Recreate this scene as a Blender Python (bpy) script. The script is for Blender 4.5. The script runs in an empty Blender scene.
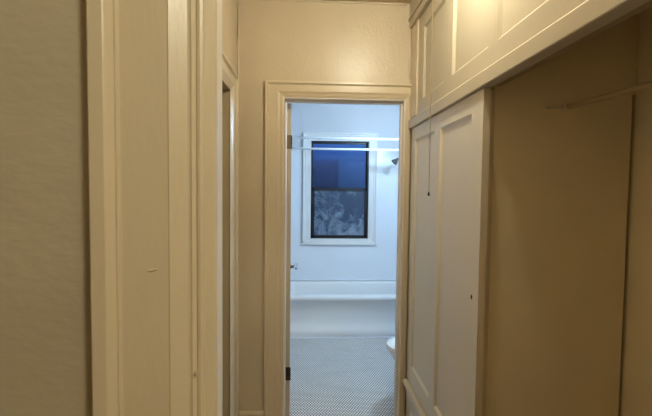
import bpy, bmesh, math, random
from mathutils import Vector, Matrix
random.seed(7)
scn = bpy.context.scene
col = scn.collection
H = 1.5            # lens height above the floor
def zz(r): return H + r

# ------------------------------------------------------------------ materials
def nt(name):
    m = bpy.data.materials.new(name); m.use_nodes = True
    t = m.node_tree; t.nodes.clear()
    o = t.nodes.new('ShaderNodeOutputMaterial')
    return m, t, o
def N(t, kind, **kw):
    n = t.nodes.new(kind)
    for k, v in kw.items():
        if k in n.inputs: n.inputs[k].default_value = v
        else: setattr(n, k, v)
    return n
def paint(name, c, rough=.45, fine=.25, coarse=.4, fs=90, cs=14, stretch=(1, 1, 1), var=.06, dist=.004, spec=.5):
    m, t, o = nt(name)
    b = N(t, 'ShaderNodeBsdfPrincipled', Roughness=rough)
    b.inputs['Specular IOR Level'].default_value = spec
    tc = N(t, 'ShaderNodeTexCoord'); mp = N(t, 'ShaderNodeMapping'); mp.inputs['Scale'].default_value = stretch
    t.links.new(tc.outputs['Object'], mp.inputs['Vector'])
    n1 = N(t, 'ShaderNodeTexNoise', Scale=fs, Detail=3.0); n2 = N(t, 'ShaderNodeTexNoise', Scale=cs, Detail=4.0)
    n3 = N(t, 'ShaderNodeTexNoise', Scale=3.0, Detail=2.0)
    for n in (n1, n2, n3): t.links.new(mp.outputs[0], n.inputs['Vector'])
    a = N(t, 'ShaderNodeMath', operation='MULTIPLY'); a.inputs[1].default_value = fine
    c2 = N(t, 'ShaderNodeMath', operation='MULTIPLY_ADD'); c2.inputs[1].default_value = coarse
    t.links.new(n1.outputs['Fac'], a.inputs[0]); t.links.new(n2.outputs['Fac'], c2.inputs[0]); t.links.new(a.outputs[0], c2.inputs[2])
    bp = N(t, 'ShaderNodeBump', Strength=1.0, Distance=dist)
    t.links.new(c2.outputs[0], bp.inputs['Height']); t.links.new(bp.outputs[0], b.inputs['Normal'])
    r = N(t, 'ShaderNodeValToRGB')
    r.color_ramp.elements[0].position = .3; r.color_ramp.elements[1].position = .7
    r.color_ramp.elements[0].color = (*[x*(1-var) for x in c], 1); r.color_ramp.elements[1].color = (*[min(1, x*(1+var)) for x in c], 1)
    t.links.new(n3.outputs['Fac'], r.inputs[0]); t.links.new(r.outputs[0], b.inputs['Base Color'])
    t.links.new(b.outputs[0], o.inputs[0])
    return m
def metal(name, c, rough=.25):
    m, t, o = nt(name)
    b = N(t, 'ShaderNodeBsdfPrincipled', Roughness=rough, Metallic=1.0); b.inputs['Base Color'].default_value = (*c, 1)
    n = N(t, 'ShaderNodeTexNoise', Scale=60.0); r = N(t, 'ShaderNodeMapRange'); r.inputs[3].default_value = rough*.8; r.inputs[4].default_value = rough*1.2
    t.links.new(n.outputs['Fac'], r.inputs[0]); t.links.new(r.outputs[0], b.inputs['Roughness'])
    t.links.new(b.outputs[0], o.inputs[0]); return m
def emit(name, c, s):
    m, t, o = nt(name); e = N(t, 'ShaderNodeEmission', Strength=s); e.inputs[0].default_value = (*c, 1)
    t.links.new(e.outputs[0], o.inputs[0]); return m
def tile_floor(name, a=.0195):
    m, t, o = nt(name)
    b = N(t, 'ShaderNodeBsdfPrincipled'); tc = N(t, 'ShaderNodeTexCoord'); sx = N(t, 'ShaderNodeSeparateXYZ')
    t.links.new(tc.outputs['Object'], sx.inputs[0])
    def M(op, x, y=None):
        n = N(t, 'ShaderNodeMath', operation=op)
        for i, v in enumerate((x, y)):
            if v is None: continue
            if isinstance(v, (int, float)): n.inputs[i].default_value = v
            else: t.links.new(v, n.inputs[i])
        return n.outputs[0]
    X = M('DIVIDE', sx.outputs[0], a); Y = M('DIVIDE', sx.outputs[1], a*math.sqrt(3))
    def dist(dx, dy):
        u = M('SUBTRACT', M('FRACT', M('ADD', X, dx)), .5)
        v = M('MULTIPLY', M('SUBTRACT', M('FRACT', M('ADD', Y, dy)), .5), math.sqrt(3))
        return M('SQRT', M('ADD', M('MULTIPLY', u, u), M('MULTIPLY', v, v)))
    d = M('MINIMUM', dist(0, 0), dist(.5, .5))
    rp = N(t, 'ShaderNodeMapRange'); rp.inputs[1].default_value = .33; rp.inputs[2].default_value = .43; rp.inputs[3].default_value = 1; rp.inputs[4].default_value = 0
    t.links.new(d, rp.inputs[0])
    nz = N(t, 'ShaderNodeTexNoise', Scale=5.0, Detail=3.0); t.links.new(tc.outputs['Object'], nz.inputs['Vector'])
    gr = N(t, 'ShaderNodeValToRGB'); gr.color_ramp.elements[0].color = (.06, .06, .06, 1); gr.color_ramp.elements[1].color = (.13, .125, .12, 1)
    ti = N(t, 'ShaderNodeValToRGB'); ti.color_ramp.elements[0].color = (.78, .78, .77, 1); ti.color_ramp.elements[1].color = (.90, .90, .90, 1)
    t.links.new(nz.outputs['Fac'], gr.inputs[0]); t.links.new(nz.outputs['Fac'], ti.inputs[0])
    mx = N(t, 'ShaderNodeMixRGB'); t.links.new(rp.outputs[0], mx.inputs[0]); t.links.new(gr.outputs[0], mx.inputs[1]); t.links.new(ti.outputs[0], mx.inputs[2])
    t.links.new(mx.outputs[0], b.inputs['Base Color']); b.inputs['Roughness'].default_value = .35
    bp = N(t, 'ShaderNodeBump', Strength=.5, Distance=.001); t.links.new(rp.outputs[0], bp.inputs['Height']); t.links.new(bp.outputs[0], b.inputs['Normal'])
    t.links.new(b.outputs[0], o.inputs[0]); return m
def wood_floor(name):
    m, t, o = nt(name)
    b = N(t, 'ShaderNodeBsdfPrincipled', Roughness=.4); tc = N(t, 'ShaderNodeTexCoord')
    mp = N(t, 'ShaderNodeMapping'); mp.inputs['Rotation'].default_value = (0, 0, math.pi/2)
    br = N(t, 'ShaderNodeTexBrick', Scale=1.0); br.inputs['Color1'].default_value = (.14, .075, .028, 1); br.inputs['Color2'].default_value = (.11, .055, .02, 1); br.inputs['Mortar'].default_value = (.06, .03, .015, 1)
    br.inputs['Mortar Size'].default_value = .002; br.inputs['Brick Width'].default_value = 1.0; br.inputs['Row Height'].default_value = .06
    t.links.new(tc.outputs['Object'], mp.inputs[0]); t.links.new(mp.outputs[0], br.inputs[0]); t.links.new(br.outputs[0], b.inputs['Base Color'])
    t.links.new(b.outputs[0], o.inputs[0]); return m
def clear_glass(name, tint, gloss=.05, rough=.08):
    m, t, o = nt(name)
    tr = N(t, 'ShaderNodeBsdfTransparent'); tr.inputs[0].default_value = (*tint, 1)
    gl = N(t, 'ShaderNodeBsdfGlossy', Roughness=rough); gl.inputs[0].default_value = (.45, .65, 1, 1)
    df = N(t, 'ShaderNodeBsdfDiffuse'); df.inputs[0].default_value = (.10, .20, .42, 1)
    n = N(t, 'ShaderNodeTexNoise', Scale=3.0, Detail=3.0); mp = N(t, 'ShaderNodeMapping'); mp.inputs['Scale'].default_value = (1, 1, .4)
    tc = N(t, 'ShaderNodeTexCoord'); t.links.new(tc.outputs['Object'], mp.inputs[0]); t.links.new(mp.outputs[0], n.inputs[0])
    r = N(t, 'ShaderNodeMapRange'); r.inputs[3].default_value = .0; r.inputs[4].default_value = .10; t.links.new(n.outputs['Fac'], r.inputs[0])
    m1 = N(t, 'ShaderNodeMixShader'); t.links.new(r.outputs[0], m1.inputs[0]); t.links.new(tr.outputs[0], m1.inputs[1]); t.links.new(df.outputs[0], m1.inputs[2])
    m2 = N(t, 'ShaderNodeMixShader'); m2.inputs[0].default_value = gloss; t.links.new(m1.outputs[0], m2.inputs[1]); t.links.new(gl.outputs[0], m2.inputs[2])
    t.links.new(m2.outputs[0], o.inputs[0]); return m
def smeared_glass(name):
    """lower window pane: pebbled glass with whitish smears, heavier toward its lower half"""
    m, t, o = nt(name)
    tr = N(t, 'ShaderNodeBsdfTransparent'); tr.inputs[0].default_value = (.55, .68, .85, 1)
    df = N(t, 'ShaderNodeBsdfDiffuse'); df.inputs[0].default_value = (.25, .32, .40, 1)
    tc = N(t, 'ShaderNodeTexCoord'); mp = N(t, 'ShaderNodeMapping'); mp.inputs['Scale'].default_value = (1.0, 1, .75)
    n = N(t, 'ShaderNodeTexNoise', Scale=9.0, Detail=6.0, Roughness=.65, Distortion=.5); t.links.new(tc.outputs['Object'], mp.inputs[0]); t.links.new(mp.outputs[0], n.inputs[0])
    f = N(t, 'ShaderNodeTexNoise', Scale=60.0, Detail=2.0); t.links.new(tc.outputs['Object'], f.inputs[0])
    sp = N(t, 'ShaderNodeSeparateXYZ'); t.links.new(tc.outputs['Generated'], sp.inputs[0])
    ra = N(t, 'ShaderNodeValToRGB'); e = ra.color_ramp.elements
    e[0].position = 0; e[0].color = (.20,)*3+(1,); e[1].position = 1; e[1].color = (.02,)*3+(1,)
    k = e.new(.35); k.color = (.17,)*3+(1,); k = e.new(.62); k.color = (.0,)*3+(1,)
    t.links.new(sp.outputs[2], ra.inputs[0])
    a = N(t, 'ShaderNodeMath', operation='ADD'); t.links.new(n.outputs['Fac'], a.inputs[0]); t.links.new(ra.outputs[0], a.inputs[1])
    f2 = N(t, 'ShaderNodeMath', operation='MULTIPLY_ADD'); f2.inputs[1].default_value = .16; t.links.new(f.outputs['Fac'], f2.inputs[0]); t.links.new(a.outputs[0], f2.inputs[2])
    r = N(t, 'ShaderNodeMapRange'); r.inputs[1].default_value = .60; r.inputs[2].default_value = .90; r.inputs[3].default_value = .12; r.inputs[4].default_value = .95
    t.links.new(f2.outputs[0], r.inputs[0])
    m1 = N(t, 'ShaderNodeMixShader'); t.links.new(r.outputs[0], m1.inputs[0]); t.links.new(tr.outputs[0], m1.inputs[1]); t.links.new(df.outputs[0], m1.inputs[2])
    gl = N(t, 'ShaderNodeBsdfGlossy', Roughness=.3); m2 = N(t, 'ShaderNodeMixShader'); m2.inputs[0].default_value = .04
    t.links.new(m1.outputs[0], m2.inputs[1]); t.links.new(gl.outputs[0], m2.inputs[2])
    t.links.new(m2.outputs[0], o.inputs[0]); return m

M_wall = paint('cream_wall_paint', (.56, .475, .345), .33, .25, .55, 80, 7, (1, 1, .7), .05, .005, .5)
M_hallwall = paint('cream_side_wall_paint', (.58, .485, .355), .4, .16, .5, 110, 9, (1, 1, .75), .05, .005)
M_trim = paint('cream_gloss_trim', (.61, .515, .375), .3, .12, .35, 120, 18, (1, 1, .5), .03, .0015)
M_field = paint('cream_trim_near', (.59, .49, .335), .34, .12, .4, 160, 26, (1, 1, .3), .03, .0025)
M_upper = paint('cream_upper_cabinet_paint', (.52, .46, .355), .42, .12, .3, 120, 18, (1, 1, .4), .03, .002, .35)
M_shade = paint('painted_shade_cream', (.34, .27, .17), .6, .1, .2)  # under-rail strips and side jamb: their shade is put into this dark colour
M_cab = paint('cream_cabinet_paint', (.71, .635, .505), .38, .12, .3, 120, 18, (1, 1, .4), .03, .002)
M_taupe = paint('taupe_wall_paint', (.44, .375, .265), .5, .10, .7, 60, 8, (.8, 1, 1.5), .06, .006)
M_closet = paint('closet_wall_paint', (.82, .72, .51), .6, .1, .25, 90, 10, (1, 1, 1), .05, .003)
M_ceil = paint('ceiling_paint', (.55, .44, .29), .6, .2, .4)
M_bath = paint('bath_wall_paint', (.57, .58, .62), .5, .1, .25, 90, 8, (1, 1, 1), .02, .003)
M_surround = paint('white_surround_paint', (.80, .83, .88), .22, .08, .35, 60, 5, (1, 1, 1), .015, .004)
M_wtrim = paint('white_trim_paint', (.74, .73, .72), .35, .1, .2, 100, 12, (1, 1, 1), .02, .002)
M_jamb = paint('jamb_painted_light', (.76, .70, .64), .4, .1, .3, 100, 15, (1, 1, .4), .03, .003)  # paler than the trim: bathroom light on the jambs put into the colour
M_door = paint('cream_door_paint', (.52, .43, .31), .4, .1, .25, 100, 15, (1, 1, .4), .03, .002)
M_enamel = paint('white_enamel', (.78, .79, .80), .32, .0, .1, 80, 4, (1, 1, 1), .01, .001)
M_apron = M_enamel
M_china = paint('white_vitreous_china', (.86, .86, .86), .08, 0, .05, 80, 4, (1, 1, 1), .01, .0005)
M_chrome = metal('chrome', (.75, .76, .78), .12)
M_dkmetal = metal('tarnished_bronze', (.10, .075, .05), .4)
M_brass = metal('dull_brass_hinge', (.20, .16, .11), .4)
M_black = paint('black_sash_paint', (.012, .013, .018), .35, .1, .2)
M_whitetube = paint('white_rod_enamel', (.85, .87, .90), .2, 0, .1, 60, 5, (1, 1, 1), .01, .0005)
M_rodwood = paint('painted_wood_rod', (.42, .32, .18), .4, .1, .3)
M_cord = paint('cotton_cord', (.80, .74, .62), .8, .1, .1)
M_dark = paint('dark_hole', (.01, .008, .006), .8, 0, 0)
M_tile = tile_floor('penny_mosaic')
M_woodfloor = wood_floor('oak_strip_floor')
M_glass = clear_glass('dusk_glass', (.75, .82, .95))
M_smear = smeared_glass('smeared_glass')
M_frame_white = M_wtrim
def crystal():
    m, t, o = nt('crystal_knob_glass'); b = N(t, 'ShaderNodeBsdfPrincipled', Roughness=.03); b.inputs['Base Color'].default_value = (.95, .97, 1, 1)
    b.inputs['Transmission Weight'].default_value = 1; b.inputs['IOR'].default_value = 1.5; t.links.new(b.outputs[0], o.inputs[0]); return m
M_crystal = crystal()

# ------------------------------------------------------------------ mesh builder
class MB:
    def __init__(s): s.v = []; s.f = []; s.m = []; s.sm = []
    def add(s, vs, fs, mi=0, smooth=False):
        o = len(s.v); s.v += [tuple(v) for v in vs]
        for f in fs: s.f.append([i+o for i in f]); s.m.append(mi); s.sm.append(smooth)
    def box(s, x0, x1, y0, y1, z0, z1, mi=0, faces=None):
        vs = [(x, y, z) for x in (x0, x1) for y in (y0, y1) for z in (z0, z1)]
        fs = [(0, 1, 3, 2), (4, 6, 7, 5), (0, 4, 5, 1), (2, 3, 7, 6), (0, 2, 6, 4), (1, 5, 7, 3)]   # -x +x -y +y -z +z
        for i, f in enumerate(fs): s.add(vs, [f], (faces or {}).get('-x +x -y +y -z +z'.split()[i], mi))
    def tube(s, pts, r, n=10, mi=0, caps=True):
        pts = [Vector(p) for p in pts]; rs = r if isinstance(r, (list, tuple)) else [r]*len(pts); rings = []
        for i, p in enumerate(pts):
            d = (pts[min(i+1, len(pts)-1)]-pts[max(i-1, 0)]).normalized()
            u = d.cross(Vector((0, 0, 1)) if abs(d.z) < .9 else Vector((1, 0, 0))).normalized(); w = d.cross(u)
            rings.append([p+(u*math.cos(2*math.pi*k/n)+w*math.sin(2*math.pi*k/n))*rs[i] for k in range(n)])
        s.loft(rings, mi, True, caps)
    def loft(s, rings, mi=0, smooth=True, caps=True):
        n = len(rings[0]); vs = [v for r in rings for v in r]; fs = []
        for i in range(len(rings)-1):
            for k in range(n): fs.append((i*n+k, i*n+(k+1) % n, (i+1)*n+(k+1) % n, (i+1)*n+k))
        if caps: fs += [tuple(range(n))[::-1], tuple((len(rings)-1)*n+k for k in range(n))]
        s.add(vs, fs, mi, smooth)
    def ball(s, c, rx, ry=None, rz=None, n=12, mi=0):
        ry = ry or rx; rz = rz or rx; rings = []
        for i in range(1, n//2+2):
            a = math.pi*(i-.9)/(n//2+.2)
            rings.append([(c[0]+rx*math.sin(a)*math.cos(2*math.pi*k/n), c[1]+ry*math.sin(a)*math.sin(2*math.pi*k/n), c[2]+rz*math.cos(a)) for k in range(n)])
        s.loft(rings, mi, True, True)
    def build(s, name, mats, parent=None, bevel=0):
        me = bpy.data.meshes.new(name); me.from_pydata(s.v, [], s.f)
        if not isinstance(mats, (list, tuple)): mats = [mats]
        for m in mats: me.materials.append(m)
        for p, mi, sm in zip(me.polygons, s.m, s.sm): p.material_index = mi; p.use_smooth = sm
        bm = bmesh.new(); bm.from_mesh(me); bmesh.ops.remove_doubles(bm, verts=bm.verts, dist=1e-5)
        bmesh.ops.dissolve_degenerate(bm, edges=bm.edges, dist=1e-5); bmesh.ops.recalc_face_normals(bm, faces=bm.faces); bm.to_mesh(me); bm.free()
        o = bpy.data.objects.new(name, me); col.objects.link(o)
        if parent: o.parent = parent; o.location = -Vector(parent.location) if parent.type == 'EMPTY' else (0, 0, 0)
        if bevel:
            b = o.modifiers.new('edge', 'BEVEL'); b.width = bevel; b.segments = 2; b.limit_method = 'ANGLE'; b.angle_limit = .6
        return o
def empty(name, loc):
    o = bpy.data.objects.new(name, None); o.location = loc; col.objects.link(o); return o
def tag(o, label=None, cat=None, group=None, kind=None):
    if label: o['label'] = label
    if cat: o['category'] = cat
    if group: o['group'] = group
    if kind: o['kind'] = kind
    return o
def S(o, label, cat): return tag(o, label, cat, None, 'structure')

# ------------------------------------------------------------------ key dimensions (metres)
YB, YB2 = 2.427, 2.547           # hall end wall, its bathroom face
XL, XC = -.406, .609             # hall left wall, closet front plane
CE = zz(1.089)                   # ceiling
NY0, NY1 = .535, .567            # near partition
EX = -.115                       # left edge of the near opening
OX0, OX1, OT = -.132, .578, zz(.532)   # bathroom doorway
LY0, LY1, LT = 1.43, 2.175, zz(.508)    # doorway in the hall's left wall
BX0, BX1, BY = -.30, 1.20, 4.80  # bathroom extents
YS = 1.417                       # closet: end of door unit
CXB = 1.184                      # closet back wall
RX0, RX1, RY0 = -1.5, 2.1, -2.2  # room behind the lens

# ------------------------------------------------------------------ room shell
def ridge(mb, pts, w, h, nrm, mi=0):
    """raised hairline in a wall face"""
    pts = [Vector(p) for p in pts]; nrm = Vector(nrm); vs = []; fs = []
    for i, p in enumerate(pts):
        d = (pts[min(i+1, len(pts)-1)]-pts[max(i-1, 0)]).normalized(); q = d.cross(nrm)
        e = 0.15 if i in (0, len(pts)-1) else 1
        vs += [p-q*w*e-nrm*.001, p+nrm*h*e, p+q*w*e-nrm*.001]
    for i in range(len(pts)-1):
        a = i*3; fs += [(a, a+1, a+4, a+3), (a+1, a+2, a+5, a+4)]
    mb.add(vs, fs, mi, True)

# end wall with the bathroom doorway
mb = MB()
L = .02
for x0, x1, z0, z1 in ((-1.0, OX0-L, 0, CE), (OX1+L, 1.6, 0, CE), (OX0-L, OX1+L, OT+L, CE)):
    mb.box(x0, x1, YB, YB2, z0, z1, 0, {'+y': 1})
def zig(a, b, n, j, ax):
    out = []
    for i in range(n+1):
        p = Vector(a).lerp(Vector(b), i/n)
        if 0 < i < n: p[ax] += random.uniform(-j, j)
        out.append(p)
    return out
ridge(mb, zig((.007, YB, zz(.767)), (-.039, YB, zz(.635)), 6, .004, 0), .003, .0022, (0, -1, 0))
ridge(mb, zig((.175, YB, zz(.83)), (.177, YB, zz(.69)), 5, .003, 0), .004, .0016, (0, -1, 0))
ridge(mb, zig((.10, YB, zz(.75)), (.085, YB, zz(.66)), 5, .004, 0), .003, .0010, (0, -1, 0))
ridge(mb, zig((-.37, YB, zz(.60)), (-.27, YB, zz(.585)), 5, .004, 2), .003, .0012, (0, -1, 0))
# caulk bead in the left corner and under the ceiling
pts = [(XL+.004+random.uniform(-.002, .004), YB-.003, .17+i*.045) for i in range(54)]
mb.tube(pts, [random.uniform(.003, .008) for _ in pts], 6)
pts = [(XL+.02+i*.04, YB-.002, CE-.004+random.uniform(-.002, .003)) for i in range(25)]
mb.tube(pts, [random.uniform(.004, .008) for _ in pts], 6)
pts = [(XC-.006+random.uniform(-.002, .001), YB-.003, OT+.12+i*.045) for i in range(10)]
mb.tube(pts, [random.uniform(.003, .005) for _ in pts], 6)
S(mb.build('wall_back', [M_wall, M_bath]), 'cream end wall with glossy cracked paint above the bathroom doorway', 'wall')

mb = MB()
W = .12
for y0, y1, z0, z1 in ((NY1, LY0-L, 0, CE), (LY1+L, YB, 0, CE), (LY0-L, LY1+L, LT+L, CE)):
    mb.box(XL-W, XL, y0, y1, z0, z1)
S(mb.build('wall_left', M_hallwall), 'cream side wall of the hall, left of the end wall', 'wall')

# near partition with the cased opening the picture is taken through
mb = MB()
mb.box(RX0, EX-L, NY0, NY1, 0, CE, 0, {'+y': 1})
XJ = .545  # unseen right jamb, set inwards to block room light from the closet side
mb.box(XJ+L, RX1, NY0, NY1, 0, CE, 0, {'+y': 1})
mb.box(EX-L, XJ+L, NY0, NY1, 1.98, CE, 0, {'+y': 1})  # unseen header, set low to cut room light entering the hall
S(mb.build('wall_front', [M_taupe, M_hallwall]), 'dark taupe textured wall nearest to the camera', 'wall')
mb = MB()
mb.box(RX0-.1, RX0, RY0, NY1, 0, CE); mb.box(RX1, RX1+.1, RY0, NY1, 0, CE); mb.box(RX0-.1, RX1+.1, RY0-.1, RY0, 0, CE)
S(mb.build('wall_rear', M_taupe), 'taupe walls of the room behind the camera', 'wall')
mb = MB(); mb.box(RX0-.1, RX1+.1, RY0-.1, BY+.1, CE, CE+.1)
S(mb.build('ceiling', M_ceil), 'cream painted ceiling above the end wall', 'ceiling')
mb = MB(); mb.box(RX0-.1, RX1+.1, RY0-.1, YB+.06, -.1, 0)
S(mb.build('floor', M_woodfloor), 'narrow strip wood floor of the hall', 'floor')

# bathroom shell
mb = MB(); mb.box(-1.0, 1.6, YB+.06, BY+.1, -.1, 0)
S(mb.build('floor_bathroom', M_tile), 'white penny round mosaic tile floor in the bathroom', 'floor')
mb = MB(); mb.box(BX0-.1, BX0, YB2, BY+.1, 0, CE)
S(mb.build('wall_bathroom_left', M_bath), 'bathroom wall behind the open door', 'wall')
mb = MB(); mb.box(BX1, BX1+.1, YB2, BY+.1, 0, CE)
S(mb.build('wall_bathroom_right', M_bath), 'bathroom wall behind the toilet and shower head', 'wall')
WX0, WX1, WZ0, WZ1 = .049, .724, zz(-.582), zz(.566)
mb = MB()
for x0, x1, z0, z1 in ((BX0-.1, WX0, 0, CE), (WX1, BX1+.1, 0, CE), (WX0, WX1, WZ1, CE), (WX0, WX1, 0, WZ0)):
    mb.box(x0, x1, BY, BY+.14, z0, z1)
S(mb.build('wall_bathroom_back', M_bath), 'pale grey blue bathroom wall above the window', 'wall')
# glossy white tub surround, thin panels fixed to the wall round the window trim
mb = MB(); ST = zz(.46); FX0, FX1, FZ0 = -.056, .815, zz(-.655)
for x0, x1, z0, z1 in ((BX0, FX0, .40, ST), (FX1, BX1, .40, ST), (FX0, FX1, .40, FZ0)):
    mb.box(x0, x1, BY-.006, BY, z0, z1)
mb.box(BX0, FX0, BY-.012, BY, ST-.012, ST+.006); mb.box(FX1, BX1, BY-.012, BY, ST-.012, ST+.006)
mb.box(BX1-.006, BX1, 4.0, BY-.006, .40, ST)
S(mb.build('trim_1', M_surround), 'glossy white surround panels on the wall above the bathtub', 'wall panel')

# ------------------------------------------------------------------ casings
PROFILE = [(0, 0), (0, .007), (.0025, .009), (.013, .0115), (.0145, .0135), (.018, .0152), (.0215, .0145), (.0235, .0125), (.0245, .0135), (.028, .0158), (.0305, .0145), (.032, .0145),
           (.0335, .0146), (.0535, .0232), (.0555, .0222), (.111, .0222), (.1125, .0225), (.1145, .0270), (.117, .0265), (.1185, .028), (.121, .0315), (.124, .035), (.1255, .036), (.142, .0355), (.144, .034), (.144, 0)]
def casing(mb, s0, s1, zb, zt, prof, fn, smin=-9, smax=9, mi=0, kt=1):
    rows = []
    for u, v in prof:
        a = max(s0-u, smin); b = min(s1+u, smax)
        rows.append([fn(a, zb, v), fn(a, zt+u*kt, v), fn(b, zt+u*kt, v), fn(b, zb, v)])
    for i in range(len(rows)-1):
        for k in range(3):
            mb.add([rows[i][k], rows[i][k+1], rows[i+1][k+1], rows[i+1][k]], [(0, 1, 2, 3)], mi)
def scale_prof(w, d): return [(u*w/.144, v*d/.036) for u, v in PROFILE]

# near opening: casing on the camera side + thin jamb
mb = MB()
casing(mb, EX, XJ, 0, 1.96, PROFILE, lambda s, t, v: (s, NY0-v, t))
def blob(p, rx, rz, h=.003):
    mb.ball(p, rx, h, rz, 10)
blob((-.191, NY0-.0225, zz(-.103)), .0045, .0014, .002); blob((-.187, NY0-.0225, zz(-.1015)), .003, .0014, .002)
blob((-.2415, NY0-.0285, zz(.107)), .0016, .0022, .002); blob((-.2405, NY0-.028, zz(.101)), .0012, .003, .002)
for zb, hb in ((.235, .004), (.10, .006), (-.15, .008), (.02, .003)): blob((-.2588, NY0-.020, zz(zb)), .0012, hb, .006)
blob((-.138, NY0-.018, zz(.255)), .0018, .003, .0018); blob((-.138, NY0-.018, zz(-.235)), .0014, .004, .0018)
S(mb.build('trim_2', M_field), 'thickly painted cream moulded casing beside the taupe wall', 'door casing')
mb = MB()
mb.box(EX-L, EX, NY0-.002, NY1+.002, 0, 1.96); mb.box(XJ, XJ+L, NY0-.002, NY1+.002, 0, 1.96); mb.box(EX-L, XJ+L, NY0-.002, NY1+.002, 1.96, 1.98)
S(mb.build('trim_3', M_jamb, None, .003), 'narrow jamb edge of the near opening, coloured pale for bathroom light', 'door jamb')

# bathroom doorway casing and jamb
mb = MB()
casing(mb, OX0, OX1, 0, OT, scale_prof(.112, .026), lambda s, t, v: (s, YB-v, t), XL+.002, XC-.001, 0, .80)
S(mb.build('trim_4', M_trim), 'cream moulded casing around the bathroom doorway', 'door casing')
mb = MB()
mb.box(OX0-L, OX0, YB-.004, YB2+.004, 0, OT+L); mb.box(OX1-.006, OX1+L, YB-.004, YB2+.004, 0, OT+L); mb.box(OX0, OX1-.006, YB-.004, YB2+.004, OT-.006, OT+L)
mb.box(OX0, OX0+.010, YB+.035, YB+.075, 0, OT); mb.box(OX1-.018, OX1-.006, YB+.035, YB+.075, 0, OT-.006); mb.box(OX0+.01, OX1-.018, YB+.035, YB+.075, OT-.018, OT-.006)
S(mb.build('trim_5', M_jamb, None, .002), 'jamb and door stop inside the bathroom doorway, coloured pale for bathroom light', 'door jamb')
mb = MB(); mb.box(OX0, OX1, YB-.01, YB2+.02, 0, .012)
S(mb.build('trim_6', M_jamb, None, .004), 'threshold under the bathroom doorway', 'threshold')

# left doorway casing, jamb and added closed door
mb = MB()
casing(mb, LY0, LY1, 0, LT, scale_prof(.150, .026), lambda s, t, v: (XL+v, s, t), -9, YB-.003, 0, .72)
S(mb.build('trim_7', M_trim), 'cream moulded casing of the doorway in the side wall', 'door casing')
mb = MB()
mb.box(XL-W, XL+.003, LY1, LY1+L, 0, LT+L); mb.box(XL-W, XL+.003, LY0-L, LY0, 0, LT+L); mb.box(XL-W, XL+.003, LY0, LY1, LT, LT+L)
S(mb.build('trim_8', M_shade), 'jamb of the doorway in the side wall with shade put into its colour', 'door jamb')

def framed_panel(mb, plane, out, s0, s1, z0, z1, rects, th=.022, rec=.010, bev=.012, panels=None):
    """frame-and-panel front in the plane X=plane; out=+1/-1 side of the face; s runs along Y"""
    ss = sorted({s0, s1, *[v for r in rects for v in r[:2]]}); zs = sorted({z0, z1, *[v for r in rects for v in r[2:]]})
    fx = plane
    for i in range(len(ss)-1):
        for k in range(len(zs)-1):
            cs, cz = (ss[i]+ss[i+1])/2, (zs[k]+zs[k+1])/2
            if any(r[0] < cs < r[1] and r[2] < cz < r[3] for r in rects): continue
            mb.add([(fx, ss[i], zs[k]), (fx, ss[i+1], zs[k]), (fx, ss[i+1], zs[k+1]), (fx, ss[i], zs[k+1])], [(0, 1, 2, 3)])
    bx = plane-out*th
    per = [(s0, z0), (s1, z0), (s1, z1), (s0, z1)]
    for k in range(4):
        a, b = per[k], per[(k+1) % 4]
        mb.add([(fx, *a), (fx, *b), (bx, *b), (bx, *a)], [(0, 1, 2, 3)])
    mb.add([(bx, *p) for p in per], [(0, 1, 2, 3)])
    for r in rects:
        steps = [(0, 0), (.001, -.001), (bev*.8, -rec*.85), (bev, -rec)]
        loops = []
        for ins, d in steps:
            q = [(r[0]+ins, r[2]+ins), (r[1]-ins, r[2]+ins), (r[1]-ins, r[3]-ins), (r[0]+ins, r[3]-ins)]
            loops.append([(fx+out*d, *p) for p in q])
        for a, b in zip(loops, loops[1:]):
            for k in range(4): mb.add([a[k], a[(k+1) % 4], b[(k+1) % 4], b[k]], [(0, 1, 2, 3)])
        (panels if panels is not None else mb).add(loops[-1], [(0, 1, 2, 3)])

# door_2: unseen closed leaf, added to shut off light at the side doorway
mb = MB(); framed_panel(mb, XL-.07, 1, LY0+.003, LY1-.003, .008, LT-.003, [(LY0+.12, LY1-.12, .2, .9), (LY0+.12, LY1-.12, 1.05, 1.9)], .035)
S(mb.build('door_2', M_door), 'unseen panelled door added to keep light out of the side doorway', 'door')

# baseboard on the end wall, between the corner and the door casing
mb = MB()
prof = [(0, 0), (.018, 0), (.018, .125), (.012, .135), (.014, .148), (.008, .161), (0, .161)]
x0, x1 = XL, OX0-.112
for i in range(len(prof)-1):
    (d0, h0), (d1, h1) = prof[i], prof[i+1]
    mb.add([(x0, YB-d0, h0), (x1, YB-d0, h0), (x1, YB-d1, h1), (x0, YB-d1, h1)], [(0, 1, 2, 3)])
mb.add([(x1, YB-d, h) for d, h in prof], [tuple(range(len(prof)))])
S(mb.build('baseboard_back', M_trim), 'short cream baseboard between the corner and the bathroom casing', 'baseboard')

# ------------------------------------------------------------------ closet alcove walls
mb = MB()
mb.box(CXB, CXB+.1, NY1, YB, 0, CE)
S(mb.build('wall_right', M_closet), 'back wall of the open closet at the right edge', 'wall')
mb = MB()
mb.box(XC+.05, 1.168, YS+.022, YS+.04, 0, zz(.352)); mb.box(XC+.05, CXB, YS+.024, YS+.04, zz(.352), zz(.80)); 
mb.box(XC+.05, 1.150, YS+.036, YS+.05, 0, zz(.8))
S(mb.build('wall_closet_side', M_closet), 'dark plain side panel inside the open closet', 'closet wall')
mb = MB(); mb.box(XC+.05, CXB, NY1, YS+.05, zz(.80), zz(.82))
S(mb.build('ceiling_closet', M_closet), 'underside of the shelf board above the closet', 'closet ceiling')

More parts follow.
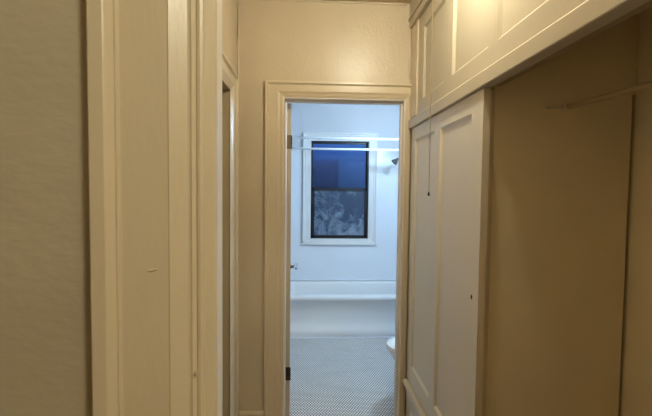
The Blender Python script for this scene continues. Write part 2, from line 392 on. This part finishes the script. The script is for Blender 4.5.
# ------------------------------------------------------------------ built-in cabinetry
# upper cabinet run
uc = empty('wall_cabinet', (XC, YB, zz(.364)))
tag(uc, 'long cream built-in upper cabinet with panelled doors above the closet opening', 'cabinet')
mb = MB()
FR = XC-.012
rp = [(FR+.002, .359), (FR, .362), (FR, .408), (FR+.011, .4185), (XC+.03, .4185), (XC+.03, .359)]   # proud of the doors, chamfered
mb.loft([[(x, y, zz(z)) for x, z in rp] for y in (NY1, YB-.006)], 0, False, True)
o = mb.build('bottom_rail', M_upper, uc)
mb = MB()
mb.box(XC+.03, XC+.075, NY1, YS+.02, zz(.372), zz(.43)); mb.box(XC+.05, XC+.10, NY1, YS+.02, zz(.384), zz(.43))
mb.build('soffit_strip', M_shade, uc, .002)
mb = MB(); mb.box(XC-.004, XC+.05, 2.285, YB-.001, zz(.42), zz(.96)); mb.box(XC+.015, XC+.05, NY1, 2.285, zz(.92), zz(.96))
mb.build('face_frame', M_trim, uc, .002)
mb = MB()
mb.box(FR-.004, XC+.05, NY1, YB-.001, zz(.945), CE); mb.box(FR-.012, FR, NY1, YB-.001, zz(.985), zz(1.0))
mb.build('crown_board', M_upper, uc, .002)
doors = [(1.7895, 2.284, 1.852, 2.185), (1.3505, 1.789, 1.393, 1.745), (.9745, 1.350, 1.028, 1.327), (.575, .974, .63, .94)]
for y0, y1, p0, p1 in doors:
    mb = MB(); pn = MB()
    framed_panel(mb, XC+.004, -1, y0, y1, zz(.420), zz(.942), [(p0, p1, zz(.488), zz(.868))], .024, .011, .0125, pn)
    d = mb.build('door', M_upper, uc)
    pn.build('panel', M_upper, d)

# tall panelled cupboard below
tc = empty('closet_cupboard', (XC, YB, zz(-1.15)))
tag(tc, 'tall cream panelled closet cupboard between the bathroom doorway and open closet', 'cupboard')
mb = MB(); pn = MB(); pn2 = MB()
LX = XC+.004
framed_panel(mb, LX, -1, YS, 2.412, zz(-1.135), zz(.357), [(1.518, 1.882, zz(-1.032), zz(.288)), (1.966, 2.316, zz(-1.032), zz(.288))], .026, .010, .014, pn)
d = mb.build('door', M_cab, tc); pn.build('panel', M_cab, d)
mb = MB()
ring = lambda x, r, s=1: [(x, 1.474+r*math.cos(2*math.pi*k/14), zz(-.393)+r*math.sin(2*math.pi*k/14)*s) for k in range(14)]
mb.loft([ring(LX-.0004, .0075, 1.25), ring(LX-.0012, .0065, 1.25), ring(LX-.0008, .004, 1.3)], 0, True, True)
k = mb.build('keyhole', M_dark, d); k['label'] = 'small dark keyhole in the door stile'
mb = MB()
mb.box(XC+.0305, XC+.05, YS+.011, YS+.021, .365, zz(.357))
mb.build('end_stile', M_trim, tc, .002)
mb = MB(); mb.box(XC+.010, XC+.03, 2.4125, YB-.027, .365, zz(.357)); mb.build('scribe_strip', M_cab, tc, .002)

# drawer unit at the foot
du = empty('drawer_unit', (XC, YB, 0))
tag(du, 'low cream drawer unit with a projecting ledge at the foot of the cupboard', 'drawers')
mb = MB()
prof = [(.03, -1.180), (-.004, -1.180), (-.009, -1.172), (-.016, -1.166), (-.021, -1.158), (-.021, -1.150), (-.016, -1.143), (-.002, -1.138), (.03, -1.137)]
rings = [[(XC+a, y, zz(b)) for a, b in prof] for y in (YS, YB-.022)]
mb.loft(rings, 0, False, True)
mb.build('ledge', M_trim, du)
for i, (z0, z1) in enumerate(((.165, .319), (.02, .16))):
    mb = MB(); pn = MB()
    framed_panel(mb, LX, -1, YS, 2.412, z0, z1, [(YS+.10, 2.316, z0+.03, z1-.048 if i == 0 else z1-.03)], .024, .008, .014, pn)
    d = mb.build('drawer', M_cab, du); pn.build('panel', M_cab, d)
mb = MB(); mb.box(XC+.03, XC+.06, YS, YB-.03, 0, .3); mb.box(XC+.03, XC+.5, YS, YS+.02, 0, .3)
mb.build('carcass', M_cab, du)

# clothes rod on a small cleat
cr = empty('clothes_rod', (.913, YS, zz(.298)))
tag(cr, 'painted wooden clothes rod across the open closet', 'clothes rod')
mb = MB(); mb.tube([(.913, YS+.02, zz(.298)), (.913, 1.2, zz(.293)), (.913, .9, zz(.283)), (.913, NY1, zz(.27))], .0085, 12)
mb.build('rod', M_rodwood, cr)
mb = MB(); mb.box(.845, .925, YS+.010, YS+.022, zz(.293), zz(.302)); mb.box(.903, .930, YS-.006, YS+.022, zz(.288), zz(.308))
mb.build('bracket', M_cab, cr, .0015)

# ------------------------------------------------------------------ pull cord of the hall lamp
PX, PY = .397, 1.33
BZ = zz(.99)
lamp = empty('ceiling_light', (PX, PY, CE))
tag(lamp, 'bare bulb hall light with a thin pull cord hanging before the cupboard', 'lamp')
mb = MB()
mb.loft([[(PX+r*math.cos(2*math.pi*k/24), PY+r*math.sin(2*math.pi*k/24), z) for k in range(24)] for r, z in ((.055, CE), (.055, CE-.008), (.045, CE-.02), (.024, CE-.028), (.022, CE-.055), (.018, CE-.058))])
mb.build('lamp_holder', M_china, lamp)
mb = MB(); mb.ball((PX, PY, BZ), .032, .032, .036, 18); mb.tube([(PX, PY, BZ+.03), (PX, PY, CE-.055)], .013, 12)
mb.build('bulb', emit('warm_bulb_glow', (1, .945, .72), 580), lamp)
mb = MB(); mb.tube([(PX-.02, PY-.035, CE-.03), (PX-.009, PY-.037, CE-.2), (PX-.008, PY-.037, zz(.3)), (PX-.008, PY-.037, zz(-.006))], .0013, 6)
cd = mb.build('pull_cord', M_cord, lamp)
mb = MB(); mb.tube([(PX-.008, PY-.037, zz(-.005)), (PX-.008, PY-.037, zz(-.009)), (PX-.008, PY-.037, zz(-.016)), (PX-.008, PY-.037, zz(-.018))], [.0012, .0028, .0036, .002], 8)
mb.build('cord_bead', M_dark, cd)

# ------------------------------------------------------------------ bathroom door, open
dr = empty('door_1', (OX0+.002, YB2-.005, 0))
S(dr, 'open cream bathroom door seen edge on with hinges and glass knob', 'door')
mb = MB()
DW, DT = .70, .035
hx, hy = OX0+.001, YB2-.018
# built along local +Y then turned a little past square
def rot_pts(mb, ang):
    c, s = math.cos(ang), math.sin(ang)
    mb.v = [(hx+(x-hx)*c-(y-hy)*s, hy+(x-hx)*s+(y-hy)*c, z) for x, y, z in mb.v]
ANG = math.radians(2.6)
mb.box(hx+.001, hx+DT, hy+.001, hy+DW, .015, OT-.012)
rot_pts(mb, ANG); mb.build('door_leaf', M_door, dr, .002)
for zc in (zz(.285), zz(-1.16)):
    mb = MB(); mb.box(hx+.003, hx+DT-.003, hy-.001, hy+.002, zc-.042, zc+.042)
    for k in range(3): mb.tube([(hx+DT+.001, hy-.002, zc-.042+k*.028), (hx+DT+.001, hy-.002, zc-.042+k*.028+.027)], .004, 8)
    rot_pts(mb, ANG); h = mb.build('hinge', M_brass if zc > 1 else M_dkmetal, dr); h['label'] = 'dark metal hinge'
KY, KZ = hy+DW-.06, zz(-.605)
mb = MB(); fx = hx+DT
ringx = lambda x, r: [(x, KY+r*math.cos(2*math.pi*k/16), KZ+r*math.sin(2*math.pi*k/16)) for k in range(16)]
mb.loft([ringx(fx, .026), ringx(fx+.004, .025), ringx(fx+.007, .012), ringx(fx+.022, .009), ringx(fx+.026, .013), ringx(fx+.030, .012)])
mb.box(fx, fx+.002, KY-.022, KY+.022, KZ-.11, KZ+.05)
rot_pts(mb, ANG); kb = mb.build('knob_rose', M_dkmetal, dr)
mb = MB(); r8 = lambda x, r: [(x, KY+r*math.cos(2*math.pi*k/8), KZ+r*math.sin(2*math.pi*k/8)) for k in range(8)]
mb.loft([r8(fx+.030, .012), r8(fx+.040, .024), r8(fx+.052, .026), r8(fx+.060, .018), r8(fx+.063, .006)], 0, False)
rot_pts(mb, ANG); g = mb.build('knob', M_crystal, kb); g['label'] = 'faceted clear glass knob'

# ------------------------------------------------------------------ window
wn = empty('window_1', ((WX0+WX1)/2, BY, WZ0))
S(wn, 'black double hung window in a white casing above the bathtub', 'window')
mb = MB()
wp = [(0, 0), (0, .010), (.004, .016), (.060, .018), (.063, .026), (.080, .026), (.084, .040), (.100, .042), (.104, .038), (.104, 0)]
casing(mb, WX0, WX1, FZ0+.045, WZ1-.008, [(u*.096/.104, v) for u, v in wp], lambda s, t, v: (s, BY-v, t))
mb.box(WX0-.03, WX1+.03, BY-.022, BY, FZ0, FZ0+.05)
mb.build('window_casing', M_wtrim, wn)
mb = MB(); mb.box(WX0-.105, WX1+.105, BY-.034, BY, FZ0+.0, FZ0+.028); mb.box(WX0-.085, WX1+.085, BY-.026, BY, FZ0+.028, FZ0+.048); mb.box(WX0-.01, WX1+.01, BY-.02, BY+.05, WZ0-.03, WZ0+.002)
mb.build('window_sill', M_wtrim, wn, .003)
mb = MB()
for x0, x1 in ((WX0, WX0+.010), (WX1-.010, WX1)): mb.box(x0, x1, BY-.004, BY+.14, WZ0, WZ1)
mb.box(WX0, WX1, BY-.004, BY+.14, WZ1-.010, WZ1); mb.box(WX0, WX1, BY-.004, BY+.14, WZ0, WZ0+.006)
mb.build('window_frame', M_black, wn)
ZM = zz(-.005)
def sash(y0, y1, z0, z1, st, glass, pname):
    mb = MB(); x0, x1 = WX0+.010, WX1-.010
    mb.box(x0, x0+st[0], y0, y1, z0, z1); mb.box(x1-st[0], x1, y0, y1, z0, z1); mb.box(x0, x1, y0, y1, z0, z0+st[1]); mb.box(x0, x1, y0, y1, z1-st[2], z1)
    s = mb.build('sash', M_black, wn, .003)
    mb = MB(); ym = (y0+y1)/2; mb.box(x0+st[0]-.004, x1-st[0]+.004, ym-.002, ym+.002, z0+st[1]-.004, z1-st[2]+.004)
    p = mb.build('pane', glass, s); p['label'] = pname
sash(BY+.065, BY+.095, ZM-.02, WZ1-.008, (.014, .03, .026), M_glass, 'clear dusk blue upper pane')
sash(BY+.025, BY+.055, WZ0+.004, ZM+.02, (.032, .036, .034), M_smear, 'frosted lower pane with whitish smears')

# ------------------------------------------------------------------ bathtub
T0, T1 = 4.062, BY-.007; RZ = zz(-1.076)
def rr(x0, x1, y0, y1, r, z, n=6):
    pts = []
    for cx, cy, a in ((x1-r, y1-r, 0), (x0+r, y1-r, 90), (x0+r, y0+r, 180), (x1-r, y0+r, 270)):
        for k in range(n+1):
            t = math.radians(a+90*k/n); pts.append((cx+r*math.cos(t), cy+r*math.sin(t), z))
    return pts
X0, X1 = BX0+.002, BX1-.008
mb = MB()
front = [(.004, 0), (-.002, .03), (-.001, .055), (.010, .085), (.030, .12), (.042, .18), (.040, .26), (.030, .32), (.014, .365), (.004, .375), (-.004, .382), (-.008, .395), (-.007, .410), (-.002, RZ-.004), (.008, RZ)]
rings = []
for d, z in front:
    ex = min(.002, d)
    rings.append(rr(X0, X1, T0+d, T1, .012, z))
for ins, z in ((.075, RZ+.001), (.088, RZ-.004), (.098, RZ-.02), (.115, .30), (.14, .16), (.19, .10), (.26, .09)):
    rings.append(rr(X0+ins*(1.0), X1-ins, T0+ins, T1-ins*.78, min(.12, .05+ins*.3), z))
mb.loft(rings, 0, True, True)
t = mb.build('bathtub', M_enamel)
tag(t, 'white built-in enamel bathtub under the window', 'bathtub')
mb = MB(); mb.box(BX0, BX1, T0-.012, T0+.004, 0, .010)
S(mb.build('trim_9', M_surround), 'thin white caulk strip where the bathtub meets the mosaic', 'trim')
mb = MB(); mb.box(BX0+.001, BX1-.007, BY-.03, BY-.0065, RZ+.001, RZ+.016)  # added white strip that draws the bright line along the tub's back rim
S(mb.build('trim_10', M_surround, None, .005), 'white sealant bead where the bathtub meets the wall panels', 'trim')
# ------------------------------------------------------------------ shower rods and head
for i, (y, z, lab) in enumerate(((4.10, zz(.505), 'upper of the two white shower curtain rods'), (4.13, zz(.402), 'lower of the two white shower curtain rods'))):
    r = empty('shower_curtain_rod', (BX0, y, z)); tag(r, lab, 'shower rod', 'shower curtain rods')
    mb = MB(); mb.tube([(BX0+.008, y, z), (BX1-.014, y, z)], .0115 if i == 0 else .011, 14); mb.build('rod', M_whitetube, r)
    for x, s in ((BX0, 1), (BX1-.006, -1)):
        mb = MB(); mb.loft([[(x+s*a, y+q*math.cos(2*math.pi*k/18), z+q*math.sin(2*math.pi*k/18)) for k in range(18)] for a, q in ((0, .03), (.005, .03), (.009, .022), (.022, .017))])
        mb.build('flange', M_chrome, r)
sh = empty('shower_fixture', (BX1-.006, 4.45, zz(.42)))
tag(sh, 'small chrome shower head on a bent arm', 'shower head')
mb = MB(); mb.tube([(BX1-.006, 4.45, zz(.39)), (1.12, 4.45, zz(.395)), (1.05, 4.45, zz(.375)), (.99, 4.45, zz(.34))], .0095, 10)
mb.build('arm', M_chrome, sh)
mb = MB(); c = Vector((.995, 4.45, zz(.343))); dv = Vector((-.72, 0, -.7)).normalized(); u = Vector((0, 1, 0)); w = dv.cross(u)
mb.loft([[c+dv*a+(u*math.cos(2*math.pi*k/18)+w*math.sin(2*math.pi*k/18))*q for k in range(18)] for a, q in ((0, .012), (.012, .016), (.02, .014), (.035, .024), (.06, .036), (.066, .037), (.069, .033), (.067, .01))])
q = mb.build('spray_head', metal('aged_chrome', (.22, .23, .25), .2), sh)
mb = MB(); mb.loft([[c+dv*a+(u*math.cos(2*math.pi*k/18)+w*math.sin(2*math.pi*k/18))*r for k in range(18)] for a, r in ((.0695, .032), (.072, .030), (.073, .01))])
mb.build('spray_face', M_dkmetal, q)
mb = MB(); mb.loft([[(BX1-.006-a, 4.45+q*math.cos(2*math.pi*k/18), zz(.39)+q*math.sin(2*math.pi*k/18)) for k in range(18)] for a, q in ((0, .03), (.004, .029), (.012, .013))])
mb.build('flange', M_chrome, sh)

# ------------------------------------------------------------------ toilet, facing the left
TX, TY = .572, 2.81      # front of the seat, centre line
to = empty('toilet', (TX+.2, TY, 0)); tag(to, 'white toilet beside the doorway with its bowl showing past the jamb', 'toilet')
def egg(xf, xb, hw, z, n=28, cy=TY):
    pts = []; cx = xf+(xb-xf)*.52
    for k in range(n):
        a = 2*math.pi*k/n; c, s = math.cos(a), math.sin(a)
        rx = (xb-cx) if c > 0 else (cx-xf); pts.append((cx+rx*c, cy+hw*s*(1 if c < 0 else (1-.12*c*c)), z))
    return pts
mb = MB()
mb.loft([egg(TX+.16, TX+.50, .105, 0), egg(TX+.155, TX+.50, .108, .03), egg(TX+.17, TX+.50, .09, .07), egg(TX+.165, TX+.49, .09, .15), egg(TX+.12, TX+.48, .115, .23), egg(TX+.05, TX+.47, .155, .31), egg(TX+.015, TX+.465, .178, .365), egg(TX+.012, TX+.465, .180, .385), egg(TX+.03, TX+.45, .16, .388),
         egg(TX+.06, TX+.42, .13, .37), egg(TX+.10, TX+.38, .10, .28), egg(TX+.16, TX+.34, .06, .22)])
mb.build('bowl', M_china, to)
mb = MB(); mb.loft([egg(TX, TX+.44, .186, .388), egg(TX-.004, TX+.445, .19, .396), egg(TX+.002, TX+.44, .184, .405), egg(TX+.075, TX+.37, .118, .405), egg(TX+.08, TX+.365, .112, .397), egg(TX+.075, TX+.37, .118, .388), egg(TX, TX+.44, .186, .388)], 0, True, False)
mb.build('seat', M_china, to)
mb = MB()
lid = [egg(TX, TX+.44, .186, .407), egg(TX-.002, TX+.445, .189, .413), egg(TX+.006, TX+.44, .182, .420), egg(TX+.05, TX+.4, .14, .423)]
mb.loft(lid); mb.build('lid', M_china, to)
TB = BX1-.005
mb = MB(); mb.loft([rr(TX+.44, TB, TY-.20, TY+.20, .03, .36), rr(TX+.435, TB, TY-.22, TY+.22, .03, .40), rr(TX+.43, TB, TY-.23, TY+.23, .03, .74)])
mb.build('tank', M_china, to)
mb = MB(); mb.loft([rr(TX+.425, TB, TY-.235, TY+.235, .03, .74), rr(TX+.42, TB, TY-.24, TY+.24, .03, .75), rr(TX+.42, TB, TY-.24, TY+.24, .03, .768), rr(TX+.43, TB, TY-.23, TY+.23, .03, .778)])
mb.build('tank_lid', M_china, to)
mb = MB(); mb.tube([(TX+.43, TY+.15, .68), (TX+.41, TY+.15, .68)], .010, 10); mb.tube([(TX+.412, TY+.15, .68), (TX+.408, TY+.07, .672)], .006, 8)
mb.build('flush_handle', M_chrome, to)

# ------------------------------------------------------------------ lamps that light the place
def bulb_light(name, label, p, r, colr, strength, base):
    o = empty(name, base[0]); tag(o, label, 'lamp')
    mb = MB(); mb.ball(p, r, r, r*1.1, 18); mb.build('bulb', emit(name+'_glow', colr, strength), o)
    mb = MB(); mb.tube(base, [.05, .045, .02], 18); mb.build('lamp_base', M_china, o)
VX = BX1-.0
bulb_light('vanity_light', 'globe vanity light on the bathroom wall beside the doorway', (1.06, 3.35, zz(.60)), .055, (.50, .745, 1.0), 520, [(VX, 3.35, zz(.60)), (VX-.02, 3.35, zz(.60)), (1.115, 3.35, zz(.60))])
bulb_light('room_light', 'globe ceiling light in the room behind the camera', (.60, -.62, 2.44), .10, (1, .95, .73), 135, [(.60, -.62, CE), (.60, -.62, CE-.02), (.60, -.62, 2.53)])

# ------------------------------------------------------------------ dusk sky outside the window
w = bpy.data.worlds.new('dusk'); scn.world = w; w.use_nodes = True; t = w.node_tree; t.nodes.clear()
o = t.nodes.new('ShaderNodeOutputWorld'); bg = t.nodes.new('ShaderNodeBackground')
tc2 = t.nodes.new('ShaderNodeTexCoord'); sp = t.nodes.new('ShaderNodeSeparateXYZ'); rp = t.nodes.new('ShaderNodeValToRGB')
t.links.new(tc2.outputs['Generated'], sp.inputs[0]); t.links.new(sp.outputs[2], rp.inputs[0])
e = rp.color_ramp.elements
e[0].position = 0; e[0].color = (.022, .045, .11, 1); e[1].position = .5; e[1].color = (.09, .26, .80, 1)
k = e.new(.055); k.color = (.028, .075, .24, 1); k = e.new(.115); k.color = (.06, .20, .66, 1)
t.links.new(rp.outputs[0], bg.inputs[0]); bg.inputs[1].default_value = .72; t.links.new(bg.outputs[0], o.inputs[0])

# ------------------------------------------------------------------ camera
cd = bpy.data.cameras.new('camera'); cam = bpy.data.objects.new('camera', cd); col.objects.link(cam)
cd.sensor_width = 36; cd.sensor_fit = 'HORIZONTAL'; cd.lens = 36*410/652; cd.clip_start = .02
R = Vector((0.9988409264, -0.0468902481, 0.0108647)); U = Vector((-0.0086803477, 0.0465384009, 0.99887879)); F = Vector((0.047344009, 0.99781532, -0.04607743))
R = F.cross(U).normalized()
m = Matrix(((R.x, U.x, -F.x, 0), (R.y, U.y, -F.y, 0), (R.z, U.z, -F.z, H), (0, 0, 0, 1)))
cam.matrix_world = m
scn.camera = cam
scn.view_settings.view_transform = 'Standard'
scn.view_settings.look = 'None'
scn.view_settings.exposure = 0
scn.cycles.use_denoising = True
scn.cycles.max_bounces = 12; scn.cycles.diffuse_bounces = 6
scn.cycles.sample_clamp_indirect = 6
